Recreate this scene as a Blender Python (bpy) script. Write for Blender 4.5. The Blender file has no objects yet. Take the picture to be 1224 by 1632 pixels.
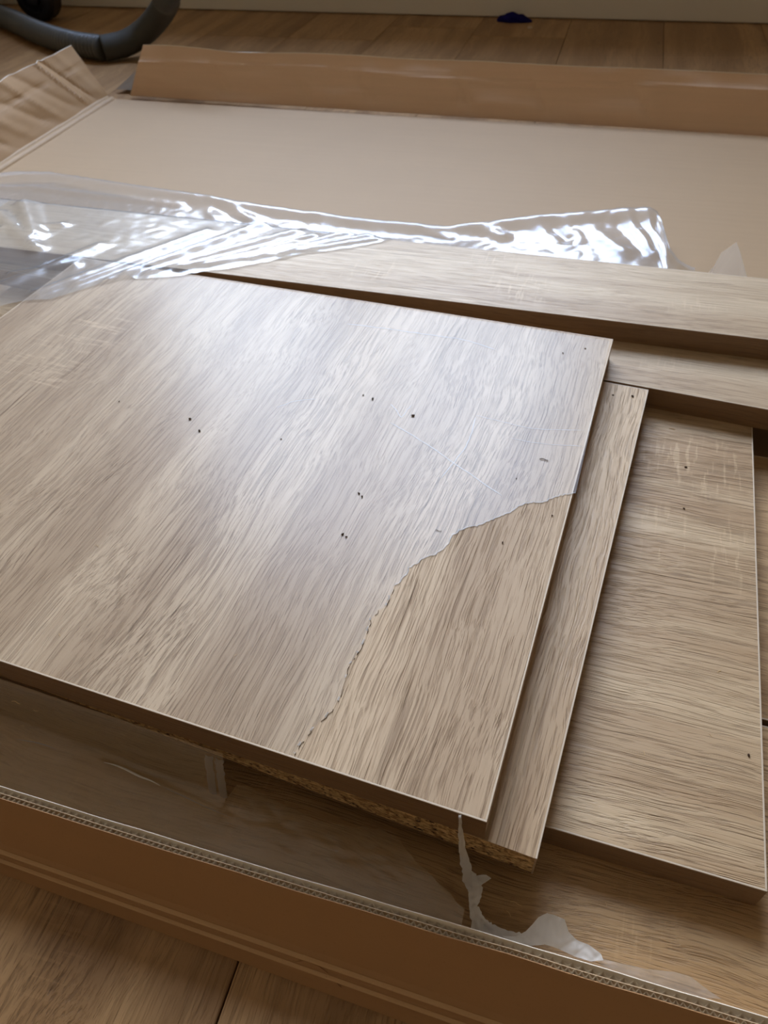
import bpy, bmesh, math, random
import numpy as np
from mathutils import Vector, Matrix, noise as mnoise

random.seed(7)
SC = bpy.context.scene
COL = SC.collection

# ------------------------------------------------------------------ camera
CX, CY, FPX = 612.0, 816.0, 1201.32
CAM_H = 0.405
PITCH, ROLL, YAW = math.radians(44.807), math.radians(2.584), math.radians(-16.625)


def cam_rows():
    c, s = math.cos(PITCH), math.sin(PITCH)
    r = np.array([1, 0, 0.0]); f = np.array([0, c, -s]); d = np.array([0, -s, -c])
    cr, sr = math.cos(ROLL), math.sin(ROLL)
    m = np.array([cr * r + sr * d, -sr * r + cr * d, f])
    cy, sy = math.cos(YAW), math.sin(YAW)
    return m @ np.array([[cy, -sy, 0], [sy, cy, 0], [0, 0, 1]])


RW = cam_rows()


def at(px, py, z):
    """world point on the horizontal plane z seen at a photo pixel (measuring tool)"""
    d = RW.T @ np.array([px - CX, py - CY, FPX])
    t = (z - CAM_H) / d[2]
    return Vector((d[0] * t, d[1] * t, z))


cam = bpy.data.cameras.new('camera')
cam_o = bpy.data.objects.new('camera', cam)
COL.objects.link(cam_o)
cam_o.matrix_world = Matrix.Translation((0, 0, CAM_H)) @ Matrix((
    (RW[0][0], -RW[1][0], -RW[2][0]),
    (RW[0][1], -RW[1][1], -RW[2][1]),
    (RW[0][2], -RW[1][2], -RW[2][2]))).to_4x4()
cam.sensor_fit = 'HORIZONTAL'
cam.sensor_width = 36.0
cam.lens = FPX / 1224 * 36.0
cam.clip_start = 0.01
cam.dof.use_dof = True
cam.dof.focus_distance = 0.385
cam.dof.aperture_fstop = 24.0
SC.camera = cam_o

# ------------------------------------------------------------------ world, light, exposure
SKY_STRENGTH = 11.0
world = bpy.data.worlds.new('sky')
SC.world = world
world.use_nodes = True
wn = world.node_tree
wn.nodes.clear()
w_out = wn.nodes.new('ShaderNodeOutputWorld')
w_bg = wn.nodes.new('ShaderNodeBackground')
w_tc = wn.nodes.new('ShaderNodeTexCoord')
w_sep = wn.nodes.new('ShaderNodeSeparateXYZ')
w_rmp = wn.nodes.new('ShaderNodeValToRGB')
w_rmp.color_ramp.elements[0].position = 0.0
w_rmp.color_ramp.elements[0].color = (0.10, 0.10, 0.09, 1)
w_rmp.color_ramp.elements[1].position = 1.0
w_rmp.color_ramp.elements[1].color = (0.30, 0.42, 0.70, 1)
for pos, c in ((0.49, (0.16, 0.16, 0.14, 1)), (0.51, (1.0, 1.0, 1.0, 1)), (0.65, (0.95, 0.98, 1.0, 1)), (0.80, (0.76, 0.86, 1.0, 1)), (0.93, (0.42, 0.56, 0.85, 1))):
    e = w_rmp.color_ramp.elements.new(pos); e.color = c
w_map = wn.nodes.new('ShaderNodeMath'); w_map.operation = 'MULTIPLY_ADD'
w_map.inputs[1].default_value = 0.5; w_map.inputs[2].default_value = 0.5
wn.links.new(w_tc.outputs['Generated'], w_sep.inputs[0])
wn.links.new(w_sep.outputs['Z'], w_map.inputs[0])
wn.links.new(w_map.outputs[0], w_rmp.inputs[0])
wn.links.new(w_rmp.outputs[0], w_bg.inputs[0])
w_bg.inputs[1].default_value = SKY_STRENGTH
wn.links.new(w_bg.outputs[0], w_out.inputs[0])

ROOM_X0, ROOM_X1, ROOM_Y0, ROOM_Y1, ROOM_Z = -3.0, 3.0, -3.6, 1.95, 2.5
WIN_X0, WIN_X1, WIN_Z0, WIN_Z1 = -1.40, 0.12, 0.80, 2.30
pl = bpy.data.lights.new('window_portal', 'AREA')
pl.shape = 'RECTANGLE'
pl.size = WIN_X1 - WIN_X0; pl.size_y = WIN_Z1 - WIN_Z0
pl.cycles.is_portal = True
plo = bpy.data.objects.new('window_portal', pl)
plo.location = ((WIN_X0 + WIN_X1) / 2, ROOM_Y1 + 0.06, (WIN_Z0 + WIN_Z1) / 2)
plo.rotation_euler = (math.radians(-90), 0, 0)
COL.objects.link(plo)

SC.view_settings.view_transform = 'Standard'
SC.view_settings.look = 'None'
SC.view_settings.gamma = 1.0
SC.view_settings.use_curve_mapping = False
SC.view_settings.exposure = 0.9
SC.cycles.use_denoising = True
SC.cycles.max_bounces = 10
SC.cycles.diffuse_bounces = 5
SC.cycles.transparent_max_bounces = 16
SC.cycles.sample_clamp_indirect = 8.0
SC.cycles.caustics_reflective = False
SC.cycles.caustics_refractive = False


# ------------------------------------------------------------------ helpers
def srgb(r, g, b):
    def f(c):
        c /= 255.0
        return c / 12.92 if c <= 0.04045 else ((c + 0.055) / 1.055) ** 2.4
    return (f(r), f(g), f(b), 1)


def obj(name, bm, mat=None, parent=None, smooth=False):
    me = bpy.data.meshes.new(name)
    bm.normal_update()
    bm.to_mesh(me); bm.free()
    if smooth:
        for p in me.polygons: p.use_smooth = True
    o = bpy.data.objects.new(name, me)
    COL.objects.link(o)
    if mat: me.materials.append(mat)
    if parent: o.parent = parent
    return o


def thing(name, label, cat, loc=(0, 0, 0), rz=0.0, group=None):
    o = bpy.data.objects.new(name, None)
    o.empty_display_size = 0.02
    COL.objects.link(o)
    o.location = loc; o.rotation_euler = (0, 0, rz)
    tag(o, label, cat, group)
    return o


def tag(o, label, cat, group=None):
    o['label'] = label; o['category'] = cat
    if group: o['group'] = group
    return o


def struct(o):
    o['kind'] = 'structure'
    return o


def add_box(bm, x0, x1, y0, y1, z0, z1, bevel=0.0):
    r = bmesh.ops.create_cube(bm, size=1)
    vs = r['verts']
    for v in vs:
        v.co = Vector(((x0 + x1) / 2 + v.co.x * (x1 - x0), (y0 + y1) / 2 + v.co.y * (y1 - y0), (z0 + z1) / 2 + v.co.z * (z1 - z0)))
    if bevel > 0:
        es = list({e for v in vs for e in v.link_edges})
        bmesh.ops.bevel(bm, geom=es, offset=bevel, segments=2, affect='EDGES', profile=0.6)


def box(x0, x1, y0, y1, z0, z1, bevel=0.0):
    bm = bmesh.new(); add_box(bm, x0, x1, y0, y1, z0, z1, bevel); return bm


def sweep(bm, pts, radii, seg=16, caps=True):
    """tube along points with a radius per point"""
    pts = [Vector(p) for p in pts]
    rings = []
    up = Vector((0, 0, 1))
    t0 = (pts[1] - pts[0]).normalized()
    n = t0.cross(up)
    if n.length < 1e-3: n = t0.cross(Vector((1, 0, 0)))
    n.normalize()
    for i, p in enumerate(pts):
        t = (pts[min(i + 1, len(pts) - 1)] - pts[max(i - 1, 0)]).normalized()
        n = (n - t * n.dot(t)).normalized()
        b = t.cross(n)
        rings.append([bm.verts.new(p + (n * math.cos(2 * math.pi * k / seg) + b * math.sin(2 * math.pi * k / seg)) * radii[i]) for k in range(seg)])
    for a, b in zip(rings, rings[1:]):
        for k in range(seg):
            bm.faces.new((a[k], a[(k + 1) % seg], b[(k + 1) % seg], b[k]))
    if caps:
        bm.faces.new(rings[0][::-1]); bm.faces.new(rings[-1])


def catmull(pts, n):
    pts = [Vector(p) for p in pts]
    P = [pts[0] * 2 - pts[1]] + pts + [pts[-1] * 2 - pts[-2]]
    out = []
    for i in range(1, len(P) - 2):
        for k in range(n):
            t = k / n
            a, b, c, d = P[i - 1], P[i], P[i + 1], P[i + 2]
            out.append(0.5 * ((2 * b) + (c - a) * t + (2 * a - 5 * b + 4 * c - d) * t * t + (3 * b - a - 3 * c + d) * t ** 3))
    out.append(pts[-1])
    return out


class NT:
    """terse node builder"""
    def __init__(self, name):
        self.m = bpy.data.materials.new(name)
        self.m.use_nodes = True
        self.t = self.m.node_tree
        self.t.nodes.clear()
        self.out = self.t.nodes.new('ShaderNodeOutputMaterial')

    def n(self, kind, **kw):
        o = self.t.nodes.new('ShaderNode' + kind)
        for k, v in kw.items(): setattr(o, k, v)
        return o

    def link(self, a, b): self.t.links.new(a, b)

    def setin(self, node, idx, v):
        if hasattr(v, 'is_output') or isinstance(v, bpy.types.NodeSocket): self.link(v, node.inputs[idx])
        else: node.inputs[idx].default_value = v

    def math(self, op, a, b=0.0, clamp=False):
        o = self.n('Math', operation=op, use_clamp=clamp)
        self.setin(o, 0, a); self.setin(o, 1, b)
        return o.outputs[0]

    def noise(self, vec, scale, detail=2.0, rough=0.5, dist=0.0):
        o = self.n('TexNoise')
        self.link(vec, o.inputs['Vector'])
        o.inputs['Scale'].default_value = scale; o.inputs['Detail'].default_value = detail
        o.inputs['Roughness'].default_value = rough; o.inputs['Distortion'].default_value = dist
        return o.outputs[0]

    def mapped(self, vec, scale, loc=(0, 0, 0)):
        o = self.n('Mapping')
        self.link(vec, o.inputs[0])
        o.inputs['Scale'].default_value = scale; o.inputs['Location'].default_value = loc
        return o.outputs[0]

    def ramp(self, fac, a, b):
        """smooth 0..1 between a and b"""
        o = self.n('MapRange', interpolation_type='SMOOTHSTEP')
        self.setin(o, 0, fac); o.inputs[1].default_value = a; o.inputs[2].default_value = b
        return o.outputs[0]

    def mix(self, fac, a, b, blend='MIX'):
        o = self.n('Mix', data_type='RGBA', blend_type=blend)
        self.setin(o, 0, fac); self.setin(o, 6, a); self.setin(o, 7, b)
        return o.outputs[2]

    def bsdf(self, color, rough=0.5, spec=0.5, normal=None, metal=0.0):
        o = self.n('BsdfPrincipled')
        self.setin(o, 'Base Color', color); self.setin(o, 'Roughness', rough)
        o.inputs['Specular IOR Level'].default_value = spec
        o.inputs['Metallic'].default_value = metal
        if normal is not None: self.link(normal, o.inputs['Normal'])
        self.link(o.outputs[0], self.out.inputs[0])
        return o

    def bump(self, h, dist=0.001, strength=1.0):
        o = self.n('Bump')
        self.link(h, o.inputs['Height'])
        o.inputs['Distance'].default_value = dist; o.inputs['Strength'].default_value = strength
        return o.outputs[0]


def wood(name, axis, light, mid, dark, seed=0.0, rough=0.42, spec=0.5, bump=0.0004, size=1.0, saw=0.35, spots=None, per_object=False, wavy=1.0, streak=1.0):
    """oak decor: grain along the given local axis; size stretches the pattern"""
    t = NT(name)
    tc = t.n('TexCoord').outputs['Object']
    tc0 = tc
    if axis == 'Y':
        sp = t.n('SeparateXYZ'); t.link(tc, sp.inputs[0])
        cb = t.n('CombineXYZ')
        t.link(sp.outputs[1], cb.inputs[0]); t.link(sp.outputs[0], cb.inputs[1]); t.link(sp.outputs[2], cb.inputs[2])
        tc = cb.outputs[0]
    if per_object:
        oi = t.n('ObjectInfo').outputs['Random']
        off = t.n('CombineXYZ')
        t.link(t.math('MULTIPLY', oi, 37.0), off.inputs[0]); t.link(t.math('MULTIPLY', oi, 91.0), off.inputs[1])
        va = t.n('VectorMath', operation='ADD'); t.link(tc, va.inputs[0]); t.link(off.outputs[0], va.inputs[1])
        tc = va.outputs[0]
    p = t.mapped(tc, (1 / size, 1 / size, 1 / size), (seed * 3.17, seed * 7.31, seed * 1.7))
    # wavering of the grain lines
    warp = t.noise(t.mapped(p, (5, 9, 9)), 1.0, 2.0, 0.5)
    warp2 = t.noise(t.mapped(p, (26, 60, 60)), 1.0, 2.0, 0.5)
    w = t.math('ADD', t.math('MULTIPLY', t.math('SUBTRACT', warp, 0.5), 0.03 * wavy), t.math('MULTIPLY', t.math('SUBTRACT', warp2, 0.5), 0.0022 * wavy))
    wv = t.n('CombineXYZ'); t.link(w, wv.inputs[1]); t.link(w, wv.inputs[2])
    va = t.n('VectorMath', operation='ADD'); t.link(p, va.inputs[0]); t.link(wv.outputs[0], va.inputs[1])
    q = va.outputs[0]
    bands = t.noise(t.mapped(q, (1.6, 26, 26)), 1.0, 3.0, 0.55)
    medium = t.noise(t.mapped(q, (4, 210, 210), (3, 1, 0)), 1.0, 4.0, 0.65)
    fine = t.noise(t.mapped(q, (13, 720, 720), (1, 5, 2)), 1.0, 3.0, 0.6)
    pores = t.noise(t.mapped(q, (34, 1150, 1150), (8, 2, 4)), 1.0, 2.0, 0.5)
    dashes = t.noise(t.mapped(q, (9, 420, 420), (2, 9, 4)), 1.0, 2.0, 0.5)
    grainmask = t.ramp(t.noise(t.mapped(p, (3, 14, 14), (5, 5, 5)), 1.0, 2.0, 0.5), 0.40, 0.66)
    col = t.mix(t.ramp(bands, 0.34, 0.68), light, mid)
    col = t.mix(t.math('MULTIPLY', t.ramp(medium, 0.46, 0.72), 0.7 * streak), col, mid)
    f1 = t.ramp(fine, 0.48, 0.64)
    col = t.mix(t.math('MULTIPLY', f1, t.math('MULTIPLY', t.math('ADD', grainmask, 0.7), 0.26 * streak)), col, dark)
    p1 = t.ramp(pores, 0.56, 0.68)
    col = t.mix(t.math('MULTIPLY', p1, 0.30 * streak), col, dark)
    d1 = t.math('MULTIPLY', t.ramp(dashes, 0.60, 0.72), t.math('ADD', grainmask, 0.15))
    col = t.mix(t.math('MULTIPLY', d1, 0.45 * streak), col, dark)
    if saw > 0:
        cross = t.noise(t.mapped(p, (330, 34, 34), (2, 2, 2)), 1.0, 2.0, 0.6)
        mask = t.ramp(t.noise(t.mapped(p, (7, 13, 13), (4, 8, 1)), 1.0, 1.0, 0.5), 0.52, 0.66)
        if spots:
            mask = None
            for (sx_, sy_, rx_, ry_) in spots:
                mp = t.mapped(tc0, (1 / rx_, 1 / ry_, 0), (-sx_ / rx_, -sy_ / ry_, 0))
                ln = t.n('VectorMath', operation='LENGTH'); t.link(mp, ln.inputs[0])
                g_ = t.ramp(t.math('SUBTRACT', 1.0, ln.outputs['Value']), 0.0, 0.7)
                mask = g_ if mask is None else t.math('MAXIMUM', mask, g_)
        cm = t.math('MULTIPLY', t.math('MULTIPLY', t.ramp(cross, 0.54, 0.66), mask), saw)
        lt = tuple(min(1, c * 1.25) for c in light[:3]) + (1,)
        col = t.mix(cm, col, lt)
    h = t.math('SUBTRACT', 1.0, t.math('ADD', t.math('MULTIPLY', f1, 0.6), t.math('ADD', t.math('MULTIPLY', p1, 0.45), t.math('MULTIPLY', d1, 0.9))))
    nrm = t.bump(h, bump)
    t.bsdf(col, rough, spec, nrm)
    return t.m


def plain(name, color, rough=0.5, spec=0.5, metal=0.0, var=0.0, scale=20.0, bump=0.0):
    t = NT(name)
    tc = t.n('TexCoord').outputs['Object']
    n = t.noise(tc, scale, 4.0, 0.6)
    c2 = tuple(c * (1 - var) for c in color[:3]) + (1,)
    col = t.mix(n, c2, color)
    t.bsdf(col, rough, spec, t.bump(n, bump) if bump else None, metal)
    return t.m


def cardboard(name, color, streak_axis='X', var=0.14, rough=0.62, bump=0.0003):
    t = NT(name)
    tc = t.n('TexCoord').outputs['Object']
    sc = (3, 160, 160) if streak_axis == 'X' else (160, 3, 160)
    st = t.noise(t.mapped(tc, sc), 1.0, 3.0, 0.55)
    bl = t.noise(tc, 9.0, 4.0, 0.6)
    fib = t.noise(tc, 700.0, 3.0, 0.6)
    c2 = tuple(c * (1 - var) for c in color[:3]) + (1,)
    col = t.mix(t.math('MULTIPLY', t.math('ADD', st, bl), 0.5), c2, color)
    col = t.mix(t.math('MULTIPLY', t.ramp(fib, 0.6, 0.72), 0.22), col, tuple(c * 0.6 for c in color[:3]) + (1,))
    h = t.math('ADD', t.math('MULTIPLY', st, 0.7), t.math('MULTIPLY', fib, 0.15))
    t.bsdf(col, rough, 0.4, t.bump(h, bump))
    return t.m


def chipboard(name):
    t = NT(name)
    tc = t.n('TexCoord').outputs['Object']
    vo = t.n('TexVoronoi'); t.link(t.mapped(tc, (420, 420, 900)), vo.inputs['Vector']); vo.inputs['Scale'].default_value = 1.0
    n = t.noise(t.mapped(tc, (260, 260, 420)), 1.0, 4.0, 0.7)
    sp = t.n('SeparateXYZ'); t.link(vo.outputs['Color'], sp.inputs[0])
    col = t.mix(sp.outputs[0], srgb(146, 108, 66), srgb(222, 186, 132))
    col = t.mix(t.ramp(n, 0.52, 0.66), col, srgb(70, 45, 26))
    pit = t.ramp(t.noise(t.mapped(tc, (150, 150, 260), (3, 3, 3)), 1.0, 3.0, 0.6), 0.62, 0.68)
    col = t.mix(pit, col, srgb(40, 26, 16))
    h = t.math('SUBTRACT', t.math('MULTIPLY', sp.outputs[0], 0.5), t.math('ADD', t.math('MULTIPLY', n, 0.6), pit))
    t.bsdf(col, 0.75, 0.3, t.bump(h, 0.0009))
    return t.m


def film_mat(name, gloss=0.10, base=0.06, haze=0.08, haze_col=(0.9, 0.92, 0.95, 1), bump=0.0, bscale=60.0, boost=1.0, trans=0.5):
    """thin clear plastic: see-through, mirror-like at a slant, a little milky"""
    t = NT(name)
    tr = t.n('BsdfTransparent'); tr.inputs[0].default_value = (0.97, 0.975, 0.98, 1)
    gl = t.n('BsdfGlossy'); gl.inputs['Color'].default_value = (0.85, 0.91, 1, 1); gl.inputs['Roughness'].default_value = gloss
    geo = t.n('NewGeometry')
    dt = t.n('VectorMath', operation='DOT_PRODUCT')
    t.link(geo.outputs['Normal'], dt.inputs[0]); t.link(geo.outputs['Incoming'], dt.inputs[1])
    fr = t.math('POWER', t.math('SUBTRACT', 1.0, t.math('ABSOLUTE', dt.outputs['Value']), True), 5.0)
    fr = t.math('ADD', t.math('MULTIPLY', fr, 0.96), 0.04)
    df = t.n('BsdfDiffuse'); df.inputs[0].default_value = haze_col
    tl = t.n('BsdfTranslucent'); tl.inputs[0].default_value = haze_col
    hz = t.n('MixShader'); hz.inputs[0].default_value = trans
    t.link(df.outputs[0], hz.inputs[1]); t.link(tl.outputs[0], hz.inputs[2])
    m1 = t.n('MixShader'); m1.inputs[0].default_value = haze
    t.link(tr.outputs[0], m1.inputs[1]); t.link(hz.outputs[0], m1.inputs[2])
    m2 = t.n('MixShader')
    t.link(t.math('ADD', t.math('MULTIPLY', fr, boost), base, True), m2.inputs[0])
    t.link(m1.outputs[0], m2.inputs[1]); t.link(gl.outputs[0], m2.inputs[2])
    if bump:
        tc = t.n('TexCoord').outputs['Object']
        b = t.bump(t.noise(tc, bscale, 3.0, 0.6), bump)
        t.link(b, gl.inputs['Normal'])
    t.link(m2.outputs[0], t.out.inputs[0])
    return t.m


# ------------------------------------------------------------------ materials
M = {}
def local_spot(px, py, z, fr, ang, rx, ry):
    p = at(px, py, z) - Vector((fr[0], fr[1], z))
    c, s_ = math.cos(-ang), math.sin(-ang)
    return (p.x * c - p.y * s_, p.x * s_ + p.y * c, rx, ry)


ZTOP, TOP_FR, TOP_A = 0.078, (-0.002, 0.141), math.radians(-4.9)
THIRD_FR, THIRD_A = (0.124, 0.156), math.radians(-3.1)
OL, OM, OD = srgb(202, 177, 148), srgb(175, 149, 121), srgb(108, 81, 57)
M['top'] = wood('oak_decor_top', 'Y', OL, OM, OD, seed=1.0, spec=0.30, rough=0.56, bump=0.0003, saw=0.45, wavy=1.0, spots=[local_spot(130, 525, ZTOP, TOP_FR, TOP_A, .06, .05), local_spot(60, 590, ZTOP, TOP_FR, TOP_A, .05, .04)])
M['second'] = wood('oak_decor_second', 'Y', srgb(208, 182, 150), srgb(170, 140, 108), OD, seed=2.3, saw=0.0, spec=0.35, bump=0.00028, rough=0.46)
M['third'] = wood('oak_decor_third', 'X', srgb(206, 180, 146), srgb(172, 142, 108), srgb(108, 80, 55), seed=3.1, saw=0.34, wavy=0.8, spots=[local_spot(1060, 850, 0.042, THIRD_FR, THIRD_A, .03, .035), local_spot(1160, 880, 0.042, THIRD_FR, THIRD_A, .02, .05), local_spot(1120, 740, 0.042, THIRD_FR, THIRD_A, .06, .045)])
M['rail'] = wood('oak_decor_rail', 'X', srgb(206, 184, 154), srgb(170, 144, 114), OD, seed=4.7, saw=0.4, wavy=0.6, bump=0.00015, rough=0.45)
M['lower'] = wood('oak_decor_lower', 'X', srgb(208, 174, 130), srgb(168, 132, 90), srgb(98, 68, 42), seed=5.9, wavy=1.2, saw=0.2)
M['edge'] = wood('oak_edge_band', 'X', srgb(168, 138, 104), srgb(132, 102, 72), srgb(84, 60, 40), seed=6.4, saw=0.0, bump=0.00015, wavy=0.4)
M['edge_y'] = wood('oak_edge_band_side', 'Y', srgb(190, 165, 135), srgb(150, 122, 92), srgb(96, 72, 50), seed=7.4, saw=0.0, bump=0.00015, wavy=0.4)
M['rim'] = plain('edge_band_rim', srgb(200, 182, 160), 0.5)
M['chip'] = chipboard('raw_chipboard')
M['floor'] = wood('oak_floor', 'Y', srgb(178, 140, 96), srgb(146, 110, 72), srgb(92, 65, 40), seed=8.2, rough=0.45, spec=0.35, per_object=True, saw=0.15, bump=0.0003, wavy=1.3)
M['floor_base'] = plain('floor_underlay', srgb(50, 36, 26), 0.9)
M['wall'] = plain('white_wall_paint', srgb(232, 228, 218), 0.85, 0.2, var=0.03, scale=8)
M['room'] = plain('beige_room_paint', srgb(206, 196, 178), 0.85, 0.2, var=0.05, scale=4)
M['skirting'] = plain('white_skirting_paint', srgb(230, 225, 212), 0.5, 0.4, var=0.02)
M['card_in'] = cardboard('cardboard_inside', srgb(180, 150, 114), 'X')
M['card_flap'] = cardboard('cardboard_flap', srgb(230, 196, 164), 'X', var=0.22)
M['card_side'] = cardboard('cardboard_side_flap', srgb(172, 135, 92), 'Y', var=0.26)
M['card_out'] = cardboard('cardboard_outside', srgb(176, 134, 92), 'X', var=0.10, bump=0.0001)
M['card_score'] = cardboard('cardboard_pale_score', srgb(204, 166, 124), 'X', var=0.12, bump=0.0001)
M['card_rim'] = plain('cardboard_cut_edge', srgb(244, 232, 214), 0.7, 0.3, var=0.1, scale=300)
M['card_flute'] = plain('cardboard_flute_paper', srgb(196, 168, 136), 0.8, 0.2, var=0.2, scale=300)
M['tape'] = plain('packing_tape', srgb(160, 138, 112), 0.5, 0.5, var=0.1)
M['film_wrap'] = film_mat('clear_wrap_film', gloss=0.20, base=0.03, haze=0.28, boost=1.25)
M['film_flat'] = film_mat('clear_cling_film', gloss=0.29, base=0.0, haze=0.004, boost=0.56)
M['film_low'] = film_mat('clear_film_over_boards', gloss=0.25, base=0.03, haze=0.27, trans=0.3, haze_col=(1.0, 0.78, 0.50, 1))
M['film_lip'] = film_mat('torn_film_edge', gloss=0.4, base=0.0, haze=0.28, boost=0.5)
M['film_milk'] = film_mat('milky_torn_film', gloss=0.25, base=0.05, haze=0.93, trans=0.3, haze_col=(0.96, 0.95, 0.94, 1))
M['scratch'] = film_mat('film_scratch', gloss=0.4, base=0.0, haze=0.55, haze_col=(0.95, 0.95, 0.97, 1), boost=0.6, trans=0.1)
M['crumb'] = plain('dark_crumb_and_tear_shade', srgb(74, 52, 36), 0.8, 0.2, var=0.3, scale=900)
M['shaving'] = plain('pale_wood_shaving', srgb(226, 192, 142), 0.7, 0.3, var=0.2, scale=900)
M['hose'] = plain('grey_hose_plastic', srgb(70, 70, 66), 0.6, 0.3, var=0.1)
M['ribbed'] = plain('grey_ribbed_plastic', srgb(82, 82, 78), 0.4, 0.5, var=0.1)
M['black'] = plain('black_plastic', srgb(18, 18, 24), 0.3, 0.5, var=0.2)
M['wheel'] = plain('dark_wheel_rubber', srgb(34, 34, 42), 0.4, 0.5, var=0.1)
M['blue'] = plain('dark_blue_cloth', srgb(26, 22, 96), 0.95, 0.1, var=0.5, scale=260, bump=0.002)
M['window'] = plain('white_window_frame', srgb(236, 236, 232), 0.4, 0.5)

# ------------------------------------------------------------------ the room
bm = box(ROOM_X0, ROOM_X1, ROOM_Y0, ROOM_Y1, -0.06, -0.012)
floor = struct(obj('floor', bm, M['floor_base']))
PW, PLEN = 0.1905, 1.285
plank_meshes = {}
col_i = 0
x = 0.0837 - PW * 17
offs = {7: 1.78, 9: 1.72, 6: 0.9, 8: 0.55, 10: 2.2, 11: 1.1, 12: 1.92, 13: 0.7, 14: 1.45, 15: 0.9}
while x < ROOM_X1:
    x0, x1 = max(x, ROOM_X0), min(x + PW, ROOM_X1)
    k = round((0.0837 - x) / PW)
    seam = offs.get(k + 5, (k * 0.47) % PLEN)
    if abs(x - (-0.297)) < 0.02: seam = 1.78
    if abs(x - (-0.869)) < 0.02: seam = 1.72
    y = seam - PLEN * 6
    while y < ROOM_Y1:
        y0, y1 = max(y, ROOM_Y0), min(y + PLEN, ROOM_Y1)
        if x1 - x0 > 0.01 and y1 - y0 > 0.01:
            key = (round(x1 - x0, 3), round(y1 - y0, 3))
            if key not in plank_meshes:
                b = box(-(x1 - x0) / 2 + 0.0004, (x1 - x0) / 2 - 0.0004, -(y1 - y0) / 2 + 0.0004, (y1 - y0) / 2 - 0.0004, -0.012, 0.0, 0.0008)
                o = obj('floor_plank', b, M['floor'], floor)
                plank_meshes[key] = o.data
            else:
                o = bpy.data.objects.new('floor_plank', plank_meshes[key]); COL.objects.link(o); o.parent = floor
            o.location = ((x0 + x1) / 2, (y0 + y1) / 2, 0)
        y += PLEN
    x += PW

T = 0.12
bm = bmesh.new()
add_box(bm, ROOM_X0, WIN_X0, ROOM_Y1, ROOM_Y1 + T, -0.06, ROOM_Z)
add_box(bm, WIN_X1, ROOM_X1, ROOM_Y1, ROOM_Y1 + T, -0.06, ROOM_Z)
add_box(bm, WIN_X0, WIN_X1, ROOM_Y1, ROOM_Y1 + T, -0.06, WIN_Z0)
add_box(bm, WIN_X0, WIN_X1, ROOM_Y1, ROOM_Y1 + T, WIN_Z1, ROOM_Z)
struct(obj('wall_back', bm, M['wall']))
struct(obj('wall_left', box(ROOM_X0 - T, ROOM_X0, ROOM_Y0, ROOM_Y1 + T, -0.06, ROOM_Z), M['room']))
struct(obj('wall_right', box(ROOM_X1, ROOM_X1 + T, ROOM_Y0, ROOM_Y1 + T, -0.06, ROOM_Z), M['room']))
struct(obj('wall_front', box(ROOM_X0, ROOM_X1, ROOM_Y0 - T, ROOM_Y0, -0.06, ROOM_Z), M['room']))
struct(obj('ceiling', box(ROOM_X0 - T, ROOM_X1 + T, ROOM_Y0 - T, ROOM_Y1 + T, ROOM_Z, ROOM_Z + 0.1), M['wall']))
struct(obj('baseboard_back', box(ROOM_X0 + 0.002, ROOM_X1 - 0.002, ROOM_Y1 - 0.014, ROOM_Y1 - 0.0005, 0.0015, 0.11, 0.002), M['skirting']))
bm = bmesh.new()
fw = 0.05
ya, yb = ROOM_Y1 + 0.035, ROOM_Y1 + 0.085
add_box(bm, WIN_X0, WIN_X1, ya, yb, WIN_Z0, WIN_Z0 + fw)
add_box(bm, WIN_X0, WIN_X1, ya, yb, WIN_Z1 - fw, WIN_Z1)
add_box(bm, WIN_X0, WIN_X0 + fw, ya, yb, WIN_Z0 + fw, WIN_Z1 - fw)
add_box(bm, WIN_X1 - fw, WIN_X1, ya, yb, WIN_Z0 + fw, WIN_Z1 - fw)
wmid = (WIN_X0 + WIN_X1) / 2
add_box(bm, wmid - 0.03, wmid + 0.03, ya, yb, WIN_Z0 + fw, WIN_Z1 - fw)
struct(obj('window_1', bm, M['window']))
struct(obj('added_sill_1', box(WIN_X0 - 0.05, WIN_X1 + 0.05, ROOM_Y1 - 0.10, ROOM_Y1 - 0.0005, WIN_Z0 - 0.032, WIN_Z0 - 0.002, 0.004), M['window']))  # unseen sill board, added to shade the floor near the wall


# ------------------------------------------------------------------ boards
TH = 0.018


def board(name, label, fr, ang, W, D, z0, mat, group=None, front='band', flip=False):
    """a coated chipboard panel; fr is its front right corner, W runs left, D runs back"""
    r = thing(name, label, 'board', (fr[0], fr[1], z0), ang, group)
    b, l, g = 0.0009, 0.0005, 0.0
    fb = b if front == 'band' else 0.0
    obj('chipboard_core', box(-W + b, -b, fb + (0.0004 if front == 'raw' else 0), D - b, l, TH - l), M['chip'], r)
    bm = box(-W + b, -b, fb, D - b, TH - l, TH)
    obj('top_laminate', bm, mat, r)
    obj('bottom_laminate', box(-W + b, -b, fb, D - b, 0, l), M['edge'], r)
    rim = 0.0006

    def band(x0, x1, y0, y1, m):
        e = obj('edge_band', box(x0, x1, y0, y1, 0.0, TH - rim), m, r)
        obj('edge_rim', box(x0, x1, y0, y1, TH - rim, TH + 0.00005, 0.0002), M['rim'], e)
        return e
    if front == 'band': band(-W, 0, 0, b, M['edge'])
    band(-W, 0, D - b, D, M['edge'])
    band(-b, 0, fb, D - b, M['edge_y'])
    band(-W, -W + b, fb, D - b, M['edge_y'])
    return r


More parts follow.
